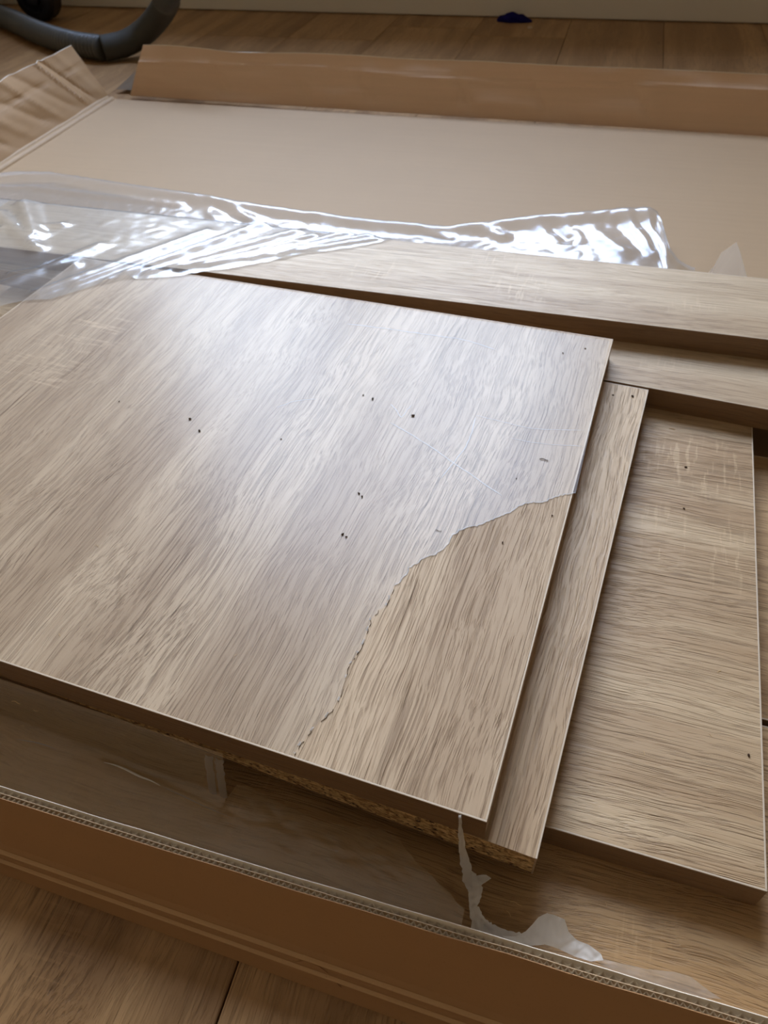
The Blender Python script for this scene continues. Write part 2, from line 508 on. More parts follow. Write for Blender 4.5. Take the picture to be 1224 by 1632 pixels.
WALL_T = 0.0052
def front_at(x, z):
    """outer face of the front wall"""
    b0, b1 = at(0, 1392, 0), at(500, 1576, 0)
    t0, t1 = at(0, 1267, 0.044), at(1008, 1582, 0.044)
    yb_ = b0.y + (b1.y - b0.y) * (x - b0.x) / (b1.x - b0.x)
    yt_ = t0.y + (t1.y - t0.y) * (x - t0.x) / (t1.x - t0.x)
    k = z / 0.044
    return yb_ + (yt_ - yb_) * k



Z1, Z2, Z3, Z4 = 0.006, 0.024, 0.042, 0.060
top = board('particle_board_panel', 'large oak-effect panel on top of the stack, torn film across it', (-0.002, 0.141), math.radians(-4.9), 0.50, 0.4025, Z4, M['top'])
second = board('particle_board_panel', 'oak-effect panel just under the large top panel, raw chipboard front edge showing', (0.022, 0.138), math.radians(-6.45), 0.40, 0.370, Z3, M['second'], front='raw')
third = board('particle_board_panel', 'oak-effect panel at the right edge, grain running sideways, its front and right edges finished', (0.124, 0.156), math.radians(-3.1), 0.70, 0.45, Z2, M['third'])
A0 = Vector((0.148, 0.566, 0)); A1 = Vector((-0.465, 0.5862, 0))
angA = math.atan2(A0.y - A1.y, A0.x - A1.x)
dA = (A0 - A1).normalized()
frA = A0 + dA * 0.30
rail_a = board('shelf_rail', 'long narrow oak-effect board lying uppermost at the back of the stack, partly under crumpled film', (frA.x, frA.y), angA, 1.07, 0.1005, Z4, M['rail'])
B0 = Vector((0.148, 0.499, 0)); B1 = Vector((0.032, 0.512, 0))
dB = (B0 - B1).normalized(); angB = math.atan2(dB.y, dB.x)
frB = B0 + dB * 0.28
rail_b = board('shelf_rail', 'narrow oak-effect board tucked beneath the uppermost back board, only its right half showing', (frB.x, frB.y), angB, 1.05, 0.104, Z3, M['rail'])
la0 = Vector((-0.2, front_at(-0.2, 0.024) + WALL_T + 0.0095, 0)); la1 = Vector((0.3, front_at(0.3, 0.024) + WALL_T + 0.0055, 0))
dL = (la1 - la0).normalized(); angL = math.atan2(dL.y, dL.x); nL = Vector((-dL.y, dL.x, 0))
frL = la1 + dL * 0.17
low_a = board('particle_board_panel', 'lowest oak-effect board along the front, just behind the cardboard wall, scraps of film on it', (frL.x, frL.y), angL, 1.02, 0.157, Z1, M['lower'])
frM = frL + nL * 0.161
low_b = board('particle_board_panel', 'lowest oak-effect board in the middle, a strip of it showing right of the sideways-grained panel', (frM.x, frM.y), angL, 1.28, 0.232, Z1, M['lower'])


# ------------------------------------------------------------------ cardboard box
BX0, BX1, BY1 = -0.832, 0.80, 1.265
cb_root = thing('cardboard_box', 'opened flat brown cardboard box under the boards, with creased back and left flaps', 'cardboard box', (0, 0.1, 0))
off = Vector((0, -0.1, 0))


def cobj(name, bm, mat, parent=None, smooth=False):
    bmesh.ops.translate(bm, verts=bm.verts, vec=off)
    return obj(name, bm, mat, parent or cb_root, smooth)


# base, gently uneven
bm = bmesh.new()
nx, ny = 60, 44
gv = {}
for i in range(nx + 1):
    for j in range(ny + 1):
        xx = BX0 + (BX1 - BX0) * i / nx
        y0 = front_at(xx, 0) + 0.012
        yy = y0 + (BY1 - 0.028 * (xx - BX0) / (BX1 - BX0) + 0.0 - y0) * j / ny
        zz = 0.0055
        if yy > 0.75:
            zz += 0.0012 * mnoise.noise(Vector((xx * 6, yy * 6, 0.3)))
        gv[i, j] = bm.verts.new((xx, yy, zz))
for i in range(nx):
    for j in range(ny):
        bm.faces.new((gv[i, j], gv[i + 1, j], gv[i + 1, j + 1], gv[i, j + 1]))
r = bmesh.ops.extrude_face_region(bm, geom=list(bm.faces))
bmesh.ops.translate(bm, verts=[v for v in r['geom'] if isinstance(v, bmesh.types.BMVert)], vec=(0, 0, -0.0045))
bmesh.ops.recalc_face_normals(bm, faces=bm.faces)
cobj('base_panel', bm, M['card_in'])


def sheet(fn, nu, nv, th, bm=None):
    """closed slab from a point function fn(u,v); thickness along the local normal"""
    bm = bm or bmesh.new()
    P = [[Vector(fn(i / nu, j / nv)) for j in range(nv + 1)] for i in range(nu + 1)]
    N = [[None] * (nv + 1) for _ in range(nu + 1)]
    for i in range(nu + 1):
        for j in range(nv + 1):
            du = P[min(i + 1, nu)][j] - P[max(i - 1, 0)][j]
            dv = P[i][min(j + 1, nv)] - P[i][max(j - 1, 0)]
            N[i][j] = du.cross(dv).normalized()
    A = [[bm.verts.new(P[i][j]) for j in range(nv + 1)] for i in range(nu + 1)]
    B = [[bm.verts.new(P[i][j] - N[i][j] * th) for j in range(nv + 1)] for i in range(nu + 1)]
    for i in range(nu):
        for j in range(nv):
            bm.faces.new((A[i][j], A[i + 1][j], A[i + 1][j + 1], A[i][j + 1]))
            bm.faces.new((B[i][j + 1], B[i + 1][j + 1], B[i + 1][j], B[i][j]))
    for i in range(nu):
        bm.faces.new((A[i][0], B[i][0], B[i + 1][0], A[i + 1][0]))
        bm.faces.new((A[i + 1][nv], B[i + 1][nv], B[i][nv], A[i][nv]))
    for j in range(nv):
        bm.faces.new((A[0][j + 1], B[0][j + 1], B[0][j], A[0][j]))
        bm.faces.new((A[nu][j], B[nu][j], B[nu][j + 1], A[nu][j + 1]))
    return bm


# front wall: three paper liners with two rows of flutes between, cut edge on top
WZ = 0.044
FX0, FX1 = BX0 - 0.02, BX1


def wall_pt(x, z, depth):
    """depth measured from the outer face towards the boards"""
    bow = 0.0012 * math.sin(x * 9.0) * (z / WZ)
    return Vector((x, front_at(x, z) + bow + depth, z))


def crease(z):
    d = 0.0
    for c, w_, a in ((0.0148, 0.0013, -0.0017), (0.0096, 0.0013, -0.0017)):
        d += a * math.exp(-((z - c) / w_) ** 2)
    # the band between the two scores stands a touch proud
    return d - 0.0004 * math.exp(-((z - 0.0121) / 0.0016) ** 2)


LT = 0.00045
zl = [0.0, 0.004, 0.0075, 0.0085, 0.0092, 0.0098, 0.0104, 0.0112, 0.0121, 0.0130, 0.0138, 0.0145, 0.0152, 0.016, 0.018, 0.024, 0.032, 0.040, WZ - 0.0006]
xl = [FX0 + (FX1 - FX0) * i / 120 for i in range(121)]


def liner(name, d, mat, zlist, zadd, creased):
    nu, nv = len(xl) - 1, len(zlist) - 1
    def fn(u, v):
        xx = xl[round(u * nu)]; z = zlist[round(v * nv)]
        zt = z + zadd + (0.0006 * mnoise.noise(Vector((xx * 30, d * 400, 0))) if v == 1 else 0)
        return wall_pt(xx, zt, d + (crease(z) if creased else 0.0))
    return cobj(name, sheet(fn, nu, nv, LT), mat)


lo = liner('outer_liner', 0.0, M['card_out'], zl, 0.0, True)
for zc in (0.0096, 0.0148):  # paler strips along the two scores
    zs_ = [zc + 0.0011 * k / 2 for k in range(-2, 3)]
    cobj('score_line', sheet(lambda u, v: wall_pt(xl[round(u * 120)], zs_[round(v * 4)], crease(zs_[round(v * 4)]) - 0.0003 - 0.0002 * math.sin(math.pi * v)), 120, 4, 0.0002), M['card_score'])
liner('middle_liner', 0.0021, M['card_flute'], [0.016, 0.03, WZ - 0.0006], 0.0002, False)
li = liner('inner_liner', 0.0046, M['card_rim'], [0.0, 0.02, 0.034, WZ - 0.0006], 0.0010, False)
for d, wl, ph in ((0.0012, 0.0029, 0.0), (0.0035, 0.0042, 1.2)):
    bm = bmesh.new()
    prev = None
    xx = -0.34
    while xx < 0.30:
        for k in range(6):
            xs = xx + wl * k / 6
            dy = d + 0.00072 * math.sin(2 * math.pi * k / 6 + ph)
            a = bm.verts.new(wall_pt(xs, 0.030, dy)); b = bm.verts.new(wall_pt(xs, WZ - 0.0004 + 0.0004 * mnoise.noise(Vector((xs * 300, d * 900, 1))), dy))
            if prev:
                bm.faces.new((prev[0], a, b, prev[1]))
            prev = (a, b)
        xx += wl
    r = bmesh.ops.solidify(bm, geom=list(bm.faces), thickness=0.00025)
    cobj('corrugated_flute', bm, M['card_rim'])

# torn fold of paper on the score lines
def torn_pt(px, py, z):
    p = at(px, py, z)
    return p
bm = bmesh.new()
tp = [(412, 1519, .0), (440, 1521, .0), (462, 1532, .0), (486, 1527, .0), (510, 1537, .0), (524, 1548, .0), (541, 1567, .0), (545, 1570, .0), (500, 1557, 0), (455, 1542, 0), (425, 1528, 0)]
def on_wall(px, py, lift=0.0008):
    # intersect the viewing ray with the wall face by bisection on z
    lo_, hi_ = 0.0, WZ
    for _ in range(30):
        z = (lo_ + hi_) / 2
        p = at(px, py, z)
        if p.y - front_at(p.x, z) > 0: lo_ = z if False else lo_; 
        g = p.y - front_at(p.x, z)
        if g > 0: lo_ = z
        else: hi_ = z
    p = at(px, py, z)
    return Vector((p.x, front_at(p.x, z) - lift, z + 0.0002))
vs = [bm.verts.new(on_wall(a, b)) for a, b, _ in tp]
bm.faces.new(vs)
bmesh.ops.triangulate(bm, faces=bm.faces)
bmesh.ops.solidify(bm, geom=list(bm.faces), thickness=0.0003)
cobj('torn_paper_fold', bm, M['card_out'])

# back flap standing up and leaning away
def back_base(x):
    p, q_ = at(207, 152, 0.006), at(1224, 217, 0.006)
    return p.y + (q_.y - p.y) * (x - p.x) / (q_.x - p.x)


def flap_fn(u, v):
    xa, xb = at(207, 152, 0.006).x, BX1
    lean = math.radians(22)
    hgt = 0.076
    xx = xa + (xb - xa) * u
    s = v * hgt
    taper = max(0.0, 1 - u / 0.03) * v * 0.030
    xx = xx + 0.030 * v * (1 - u) ** 30
    n = mnoise.noise(Vector((xx * 7, v * 2.2, 2.0))) * 0.0035 + mnoise.noise(Vector((xx * 22, v * 5, 5.0))) * 0.0014
    # slanted buckles and a lengthwise score near the top
    n -= 0.0016 * math.exp(-((v - 0.72 - 0.05 * math.sin(xx * 9)) / 0.035) ** 2)
    for cxx in (-0.62, -0.47, -0.36, -0.2, -0.08, 0.07):
        n += 0.0028 * math.exp(-(((xx - cxx) + 0.05 * v) / 0.008) ** 2) * math.exp(-((v - 0.4) / 0.35) ** 2)
    top_wave = 0.004 * mnoise.noise(Vector((xx * 5, 7, 0))) * v - 0.004 * max(0, 1 - abs(xx + 0.62) / 0.12) * v
    return (xx, back_base(xx) + s * math.sin(lean) + n * min(1, v * 4) + 0.001, 0.0055 + s * math.cos(lean) + top_wave)
bf = cobj('back_flap', sheet(flap_fn, 260, 26, 0.004), M['card_flap'], smooth=False)
# cut upper edge of the back flap, paler
def rim_fn(u, v):
    p = Vector(flap_fn(u, 1.0)); q_ = Vector(flap_fn(u, 0.97))
    d = (p - q_).normalized()
    return p + d * (0.0008 * v) + Vector((0, 0, 0.0002))
obj('flap_rim', sheet(rim_fn, 130, 1, 0.0042), M['card_rim'], bf)
bf.children[0].location = off

# left flap leaning outwards, with the rolled double score at its foot
def left_base(y):
    return -0.836 + 0.001 * (y - 1.0)


def lflap_fn(u, v):
    y0, y1 = 0.10, 1.268
    yy = y0 + (y1 - y0) * u
    yy = yy + 0.012 * v * (1 if u > 0.5 else -1) * 0
    s = v * 0.088
    lean = math.radians(31)
    n = 0.0
    for cyy, w_, a, sl in ((1.205, 0.006, 0.006, 0.06), (1.185, 0.005, -0.005, 0.05), (1.14, 0.012, 0.004, 0.09), (1.10, 0.010, -0.004, 0.07), (1.06, 0.012, 0.004, 0.1), (1.01, 0.012, -0.003, 0.08), (0.96, 0.010, 0.004, 0.08), (1.235, 0.01, -0.003, 0.04)):
        n += a * math.exp(-(((yy - cyy) + sl * (v - 0.5)) / w_) ** 2)
    n += 0.003 * math.exp(-((v - 0.66) / 0.05) ** 2) * (0.5 + mnoise.noise(Vector((yy * 20, 0, 0))))
    n += 0.003 * mnoise.noise(Vector((yy * 9, v * 3, 9)))
    n *= 0.6 * min(1, v * 5)
    return (left_base(yy) - 0.012 - s * math.sin(lean) - n, yy, 0.007 + s * math.cos(lean))
lf = cobj('left_flap', sheet(lambda u, v: lflap_fn(1 - u, v), 240, 22, 0.004), M['card_side'])
def lrim_fn(u, v):
    p = Vector(lflap_fn(1 - u, 1.0)); q_ = Vector(lflap_fn(1 - u, 0.97))
    return p + (p - q_).normalized() * (0.0008 * v)
obj('flap_rim', sheet(lrim_fn, 120, 1, 0.0042), M['card_rim'], lf)
lf.children[0].location = off
# folded roll between base and left flap: two rounded ridges
for k, (dx, w_, h_) in enumerate(((-0.001, 0.0055, 0.0048), (-0.0105, 0.0045, 0.0062))):
    def ridge_fn(u, v):
        yy = 0.10 + 1.165 * u
        a = math.pi * v
        j = 0.0012 * mnoise.noise(Vector((yy * 12, k * 9, 0)))
        return (left_base(yy) + dx + j + w_ * math.cos(a), yy, 0.0035 + (h_ + j) * math.sin(a))
    cobj('score_ridge', sheet(lambda u, v: ridge_fn(u, 1 - v), 90, 8, 0.0012), M['card_in'], smooth=True)
# right flap, mirror of the left, beyond the frame
def rflap_fn(u, v):
    yy = 0.11 + 1.10 * u
    s = v * 0.088
    return (BX1 + 0.002 + s * math.sin(0.5) + 0.003 * mnoise.noise(Vector((yy * 9, v * 3, 4))) * v, yy, 0.004 + s * math.cos(0.5))
cobj('right_flap', sheet(rflap_fn, 60, 6, 0.004), M['card_side'])
# tape over the back left corner
c = at(200, 140, 0.006)
bm = bmesh.new()
vs = [bm.verts.new(p) for p in ((c.x - 0.012, c.y - 0.012, 0.0066), (c.x + 0.022, c.y - 0.012, 0.0066), (c.x + 0.045, c.y + 0.045, 0.028), (c.x + 0.0, c.y + 0.05, 0.022))]
bm.faces.new(vs)
bmesh.ops.solidify(bm, geom=list(bm.faces), thickness=0.0003)
cobj('corner_tape', bm, M['tape'])

# ------------------------------------------------------------------ flat cling film on the top panel
ZT = Z4 + TH
tear_px = [(918, 787), (905, 789), (890, 791), (876, 797), (862, 803), (850, 801), (838, 803), (826, 808), (815, 816), (802, 821), (790, 827), (776, 832), (760, 839), (747, 841), (735, 845), (722, 853), (716, 868), (705, 878), (690, 886), (676, 890), (664, 899), (652, 906), (647, 918), (638, 927), (628, 936), (622, 949), (616, 965), (603, 974), (592, 986), (586, 1002), (582, 1020), (573, 1036), (566, 1048), (555, 1062), (551, 1080), (546, 1098), (539, 1116), (531, 1130), (518, 1143), (503, 1157), (493, 1170), (483, 1181), (475, 1193), (468, 1204)]
fine_tear = []
for (a, b) in zip(tear_px, tear_px[1:]):
    for k in range(4):
        s = k / 4
        fine_tear.append((a[0] + (b[0] - a[0]) * s + random.uniform(-1.2, 1.2), a[1] + (b[1] - a[1]) * s + random.uniform(-1.2, 1.2)))
fine_tear.append(tear_px[-1])
tear = [at(a, b, ZT) for a, b in fine_tear]
top_m = Matrix.Translation((-0.002, 0.141, 0)) @ Matrix.Rotation(math.radians(-4.9), 4, 'Z')
def tl(xx, yy): return top_m @ Vector((xx, yy, ZT))
film_root = thing('cling_film', 'thin cling film stuck flat to the large top panel, torn along a ragged line', 'plastic film', (-0.25, 0.35, ZT))
inv = Vector((0.25, -0.35, -ZT))
bm = bmesh.new()
poly = tear + [tl(-0.498, 0.002), tl(-0.498, 0.400), tl(-0.002, 0.400)]
vs = [bm.verts.new(p + inv + Vector((0, 0, 0.00018))) for p in poly]
bm.faces.new(vs)
bmesh.ops.triangulate(bm, faces=bm.faces)
bmesh.ops.recalc_face_normals(bm, faces=bm.faces)
for f in bm.faces:
    if f.normal.z < 0: f.normal_flip()
obj('film_sheet', bm, M['film_flat'], film_root)
# curled lip along the tear
bm = bmesh.new()
prev = None
for i, p in enumerate(tear):
    q_ = tear[min(i + 1, len(tear) - 1)] - tear[max(i - 1, 0)]
    n = Vector((-q_.y, q_.x, 0)).normalized()
    s = i / len(tear)
    lift = 0.0004 + 0.0005 * abs(mnoise.noise(Vector((i * 0.23, 0, 0)))) 
    wdt = 0.0007 + 0.0006 * abs(mnoise.noise(Vector((i * 0.31, 4, 0))))
    # film lies to the left of the line
    if n.dot(Vector((-1, 0.4, 0))) < 0: n = -n
    row = [bm.verts.new(p + inv + n * wdt + Vector((0, 0, 0.0003))), bm.verts.new(p + inv + Vector((0, 0, lift))), bm.verts.new(p + inv - n * 0.00025 + Vector((0, 0, lift * 0.8)))]
    if prev and (s < 0.55 or mnoise.noise(Vector((i * 0.4, 8.0, 0))) > 0.12):
        for k in range(2): bm.faces.new((prev[k], row[k], row[k + 1], prev[k + 1]))
    prev = row
bmesh.ops.solidify(bm, geom=list(bm.faces), thickness=0.0001)
obj('torn_lip', bm, M['film_lip'], film_root)
# painted shade under the lifted lower half of the tear, in broken runs
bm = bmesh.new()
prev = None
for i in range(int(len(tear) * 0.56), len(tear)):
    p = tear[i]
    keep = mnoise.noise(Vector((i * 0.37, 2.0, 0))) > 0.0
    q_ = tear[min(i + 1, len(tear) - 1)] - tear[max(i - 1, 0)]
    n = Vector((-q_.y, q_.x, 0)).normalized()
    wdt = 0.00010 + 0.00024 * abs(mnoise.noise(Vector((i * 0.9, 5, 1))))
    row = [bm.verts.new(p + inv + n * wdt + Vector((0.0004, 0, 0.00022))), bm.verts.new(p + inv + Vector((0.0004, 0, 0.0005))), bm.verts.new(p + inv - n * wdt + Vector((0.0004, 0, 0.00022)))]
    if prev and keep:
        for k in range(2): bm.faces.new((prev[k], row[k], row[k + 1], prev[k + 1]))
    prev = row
obj('tear_shade', bm, M['crumb'], film_root)
# fine crease lines pressed into the film
creases = [[(552, 516), (600, 522), (650, 529), (700, 536), (735, 541), (765, 549), (791, 558)], [(622, 644), (632, 654), (640, 665), (648, 655), (656, 646)],
           [(622, 674), (650, 690), (690, 715), (719, 735), (760, 763), (800, 791)], [(758, 664), (752, 690), (742, 712), (725, 735), (703, 763)],
           [(757, 662), (800, 672), (850, 683), (930, 686)], [(815, 699), (860, 707), (932, 712)], [(440, 650), (470, 640), (505, 636)]]
for k, cr in enumerate(creases):
    bm = bmesh.new()
    pts = [at(a, b, ZT) + inv for a, b in cr]
    pts = catmull(pts, 4)
    prev = None
    wdt = 0.0004 if k in (0, 2, 3) else 0.00025
    for i, p in enumerate(pts):
        q_ = pts[min(i + 1, len(pts) - 1)] - pts[max(i - 1, 0)]
        n = Vector((-q_.y, q_.x, 0)).normalized()
        e = 1.0 if 0 < i < len(pts) - 1 else 0.1
        j = Vector((0, 0, 0)) + n * random.uniform(-0.0003, 0.0003)
        row = [bm.verts.new(p + j - n * wdt * e + Vector((0, 0, 0.00022))), bm.verts.new(p + j + Vector((0, 0, 0.00026))), bm.verts.new(p + j + n * wdt * e + Vector((0, 0, 0.00022)))]
        if prev:
            for m_ in range(2): bm.faces.new((prev[m_], row[m_], row[m_ + 1], prev[m_ + 1]))
        prev = row
    obj('film_crease', bm, M['scratch'], film_root)

# ------------------------------------------------------------------ crumpled wrapping film at the back
def interp(pts, x):
    if x <= pts[0][0]: return pts[0][1]
    for (a, b), (c, d) in zip(pts, pts[1:]):
        if x <= c: return b + (d - b) * (x - a) / (c - a) if c > a else d
    return pts[-1][1]


front_px = [(-160, 545), (-60, 505), (0, 490), (40, 481), (80, 479), (120, 467), (160, 454), (200, 443), (224, 446), (250, 445), (290, 441), (330, 434), (380, 428), (430, 418), (460, 411), (490, 404), (530, 401), (560, 397), (590, 391), (626, 383)]
fpts = [at(a, b, ZT) for a, b in front_px]
fpts = [(p.x, p.y) for p in fpts]
back_px = [(-60, 285), (0, 281), (40, 277), (90, 277), (160, 287), (230, 298), (300, 308), (400, 325), (480, 337), (560, 348), (620, 355), (680, 360), (718, 364), (760, 360), (800, 354), (860, 346), (930, 340), (990, 334), (1036, 333), (1046, 340), (1054, 356), (1058, 376), (1064, 400), (1080, 420), (1100, 432)]
lift_px = [(-60, .012), (90, .014), (300, .020), (560, .018), (700, .012), (725, .014), (800, .026), (1036, .036), (1064, .026), (1100, .010)]
bpt3 = sorted([(p.x, p.y, p.z) for p in (at(a, b, interp(lift_px, a)) for a, b in back_px)])
bpts = [(p[0], p[1]) for p in bpt3]
blift = [(p[0], p[2]) for p in bpt3]
def base_low(x, y):
    ya_, yb_ = a_back(x), interp(bpts, x)
    t = min(1.0, max(0.0, (y - ya_) / max(0.02, yb_ - ya_)))
    return 0.0080 + (interp(blift, x) - 0.0080) * t ** 1.2 + 0.007 * math.exp(-((t - 0.93) / 0.06) ** 2) - max(0.0, t - 0.96) * 0.06
def fold_fade(x, y):
    ya_, yb_ = a_back(x), interp(bpts, x)
    t = min(1.0, max(0.0, (y - ya_) / max(0.02, yb_ - ya_)))
    return min(1.0, (1.0 - t) / 0.22)
def a_back(x):  # rear edge of the uppermost rail
    nrm = Vector((-dA.y, dA.x, 0))
    p = A0 + nrm * 0.1005
    return p.y + (x - p.x) * dA.y / dA.x

def px_folds(segs, z):
    out = []
    for (a, b, c, d, w_, h_) in segs:
        p, q_ = at(a, b, z), at(c, d, z)
        out.append((p.x, p.y, q_.x, q_.y, w_, h_))
    return out

folds_top = px_folds([(200, 440, 420, 360, .006, .006), (240, 436, 470, 372, .005, .005), (290, 430, 500, 380, .005, .006), (330, 425, 480, 392, .004, .005), (400, 415, 560, 372, .005, .005),
                      (60, 470, 330, 372, .007, .005), (0, 460, 160, 395, .008, .005), (20, 440, 120, 425, .006, .004), (120, 455, 240, 410, .005, .004), (360, 420, 620, 372, .004, .004),
                      (430, 410, 600, 384, .003, .004), (0, 345, 60, 400, .008, .010), (40, 330, 55, 380, .010, .012), (0, 370, 100, 362, .006, .006), (170, 450, 330, 395, .004, .004),
                      (420, 404, 470, 392, .006, .005), (450, 408, 480, 398, .005, .006)], ZT)
folds_bot = px_folds([(0, 285, 110, 278, .010, .014), (90, 278, 300, 309, .009, .012), (300, 309, 620, 356, .009, .014), (0, 300, 130, 300, .006, .005), (60, 302, 290, 335, .006, .006), (300, 310, 345, 352, .010, .005),
                      (310, 318, 400, 355, .008, .010), (505, 340, 520, 365, .012, .010), (560, 350, 760, 372, .006, .006), (600, 358, 700, 376, .006, .006), (640, 362, 720, 384, .006, .007), (718, 364, 800, 395, .008, .014), (718, 364, 1036, 334, .010, .016), (730, 366, 870, 385, .01, .006),
                      (990, 336, 1060, 425, .008, .014), (1005, 336, 1030, 390, .007, .010), (1036, 333, 1062, 400, .008, .012), (960, 345, 1040, 425, .008, .010), (900, 365, 990, 420, .012, .008), (820, 372, 900, 395, .02, .008), (870, 380, 900, 400, .008, -.010)], 0.012)

def fold_h(folds, x, y):
    h = 0; neg = 0
    for ax, ay, bx, by, w_, a in folds:
        dx, dy = bx - ax, by - ay
        L2 = dx * dx + dy * dy
        t = ((x - ax) * dx + (y - ay) * dy) / L2
        tt = min(1, max(0, t))
        d2 = (x - ax - dx * tt) ** 2 + (y - ay - dy * tt) ** 2
        e = a * math.exp(-d2 / (w_ * w_))
        if e > 0: h = max(h, e)
        else: neg += e
    return h + neg

wrap = thing('wrapping_film', 'crumpled clear plastic wrapping sheet draped over the back boards onto the cardboard', 'plastic film', (-0.4, 0.7, 0.08))
winv = Vector((0.4, -0.7, -0.08))
def wrap_pt(x, y):
    yb2 = a_back(x)
    fine = mnoise.noise(Vector((x * 60 + y * 25, y * 60 - x * 12, 1.0))) * 0.0007 + mnoise.noise(Vector((x * 140 + 50 * y, y * 150, 3.0))) * 0.0002
    if y <= yb2:
        h = ZT + 0.0012 + 0.6 * max(0, fold_h(folds_top, x, y)) + abs(fine)
    else:
        d = y - yb2
        k = min(1, d / 0.030)
        k = k * k * (3 - 2 * k)
        hi = ZT + 0.0012 + 0.6 * max(0, fold_h(folds_top, x, y))
        lo_ = base_low(x, y) + max(-0.001, 0.45 * fold_fade(x, y) * fold_h(folds_bot, x, y)) + abs(fine) * 1.5
        h = hi + (lo_ - hi) * k
        if x > 0.02:
            pass
    return Vector((x, y, h))
bm = bmesh.new()
NXW, NYW = 340, 130
xs0, xs1 = -0.815, 0.115
x_front_end = fpts[-1][0]
grid = []
for i in range(NXW + 1):
    x = xs0 + (xs1 - xs0) * i / NXW
    jag = 0.0018 * mnoise.noise(Vector((x * 160, 0, 5))) + 0.0012 * mnoise.noise(Vector((x * 420, 0, 8)))
    yf = interp(fpts, x) + jag if x < x_front_end else a_back(x) + 0.002
    yb3 = interp(bpts, x) + 0.0006 * mnoise.noise(Vector((x * 60, 3, 5)))
    yf2 = min(yf, yb3 - 0.01)
    rowv = []
    for j in range(NYW + 1):
        t = j / NYW
        y = yf2 + (yb3 - yf2) * t
        if x >= x_front_end:
            # tucked down behind the rail
            p = Vector((x, y + 0.003, base_low(x, y) + max(-0.001, 0.45 * fold_fade(x, y) * fold_h(folds_bot, x, y)) + 0.0012 * abs(mnoise.noise(Vector((x * 60, y * 60, 2))))))
            kk = min(1, (x - x_front_end) / 0.06)
            p = wrap_pt(x, y).lerp(p, kk * kk * (3 - 2 * kk))
        else:
            p = wrap_pt(x, y)
        rowv.append(bm.verts.new(p + winv))
    grid.append(rowv)
for i in range(NXW):
    for j in range(NYW):
        bm.faces.new((grid[i][j], grid[i + 1][j], grid[i + 1][j + 1], grid[i][j + 1]))
obj('film_sheet', bm, M['film_wrap'], wrap, smooth=True)

# ------------------------------------------------------------------ film over the lower boards at the front left
lowf = thing('wrapping_film', 'clear plastic film sagging over the lowest boards beneath the large top panel front edge', 'plastic film', (-0.2, 0.13, 0.03))
linv = Vector((0.2, -0.13, -0.03))
bm = bmesh.new()
end_px = [(358, 1200), (360, 1250), (400, 1258), (455, 1285), (500, 1308), (560, 1320), (610, 1322), (640, 1345), (665, 1378), (690, 1400), (715, 1425), (740, 1450)]
edge_hi = at(359, 1225, 0.050).x
lowline = [at(a, b, 0.0265) for a, b in end_px[2:]]
lowpts = [(p.x, p.y) for p in lowline]
NXL, NYL = 220, 60
grid = []
xe = lowpts[-1][0]
for i in range(NXL + 1):
    x = -0.42 + (xe + 0.42) * i / NXL
    ptop = top_m @ Vector((x + 0.002, 0, 0))
    ytop = 0.141 - (x + 0.002) * math.tan(math.radians(4.9))
    ybot = front_at(x, 0.03) + 0.0070 + 0.009 * math.exp(-((x + 0.205) / 0.026) ** 4)
    jag = 0.0012 * mnoise.noise(Vector((x * 170, 0, 5)))
    rowv = []
    for j in range(NYL + 1):
        t = j / NYL
        if x < edge_hi:
            # from under the top panel's front edge down over the boards to the wall
            y0, z0_ = ytop - 0.0015, 0.0595
            if t < 0.45:
                s = t / 0.45
                y = y0 - 0.008 * s; z = z0_ - (z0_ - 0.030) * s ** 1.3
            else:
                s = (t - 0.45) / 0.55
                ys = y0 - 0.008
                y = ys + (ybot - ys) * s; z = 0.030 - 0.004 * s
            fadeedge = min(1, (edge_hi - x) / 0.02)
        else:
            ytear = interp(lowpts, x) + jag
            ytear = max(ytear, ybot + 0.0005)
            y = ytear + (ybot - ytear) * t
            z = 0.0275 - 0.001 * t
            s = t
        n = 0.0016 * abs(mnoise.noise(Vector((x * 22, y * 70 + t * 3, 2)))) + 0.0007 * abs(mnoise.noise(Vector((x * 90, y * 140, 6))))
        # one sharp lengthwise fold
        f0, f1 = at(165, 1216, 0.03), at(255, 1252, 0.03)
        n += 0.0022 * fold_h([(f0.x, f0.y, f1.x, f1.y, 0.0014, 1.0)], x, y)
        f0, f1 = at(255, 1252, 0.028), at(365, 1302, 0.028)
        n += 0.0008 * fold_h([(f0.x, f0.y, f1.x, f1.y, 0.0010, 1.0)], x, y)
        rowv.append(bm.verts.new(Vector((x, y, z + n)) + linv))
    grid.append(rowv)
for i in range(NXL):
    if grid[i][0].co.x < edge_hi + 0.2 <= grid[i + 1][0].co.x:
        # rip: the raised part ends here, only its lower part goes on into the low sheet
        for j in range(NYL):
            ja, jb = round(NYL * (0.5 + 0.5 * j / NYL)), round(NYL * (0.5 + 0.5 * (j + 1) / NYL))
            if ja == jb: bm.faces.new((grid[i][ja], grid[i + 1][j], grid[i + 1][j + 1]))
            else: bm.faces.new((grid[i][ja], grid[i + 1][j], grid[i + 1][j + 1], grid[i][jb]))
        continue
    for j in range(NYL):
        bm.faces.new((grid[i][j], grid[i + 1][j], grid[i + 1][j + 1], grid[i][j + 1]))
obj('film_sheet', bm, M['film_low'], lowf, smooth=True)
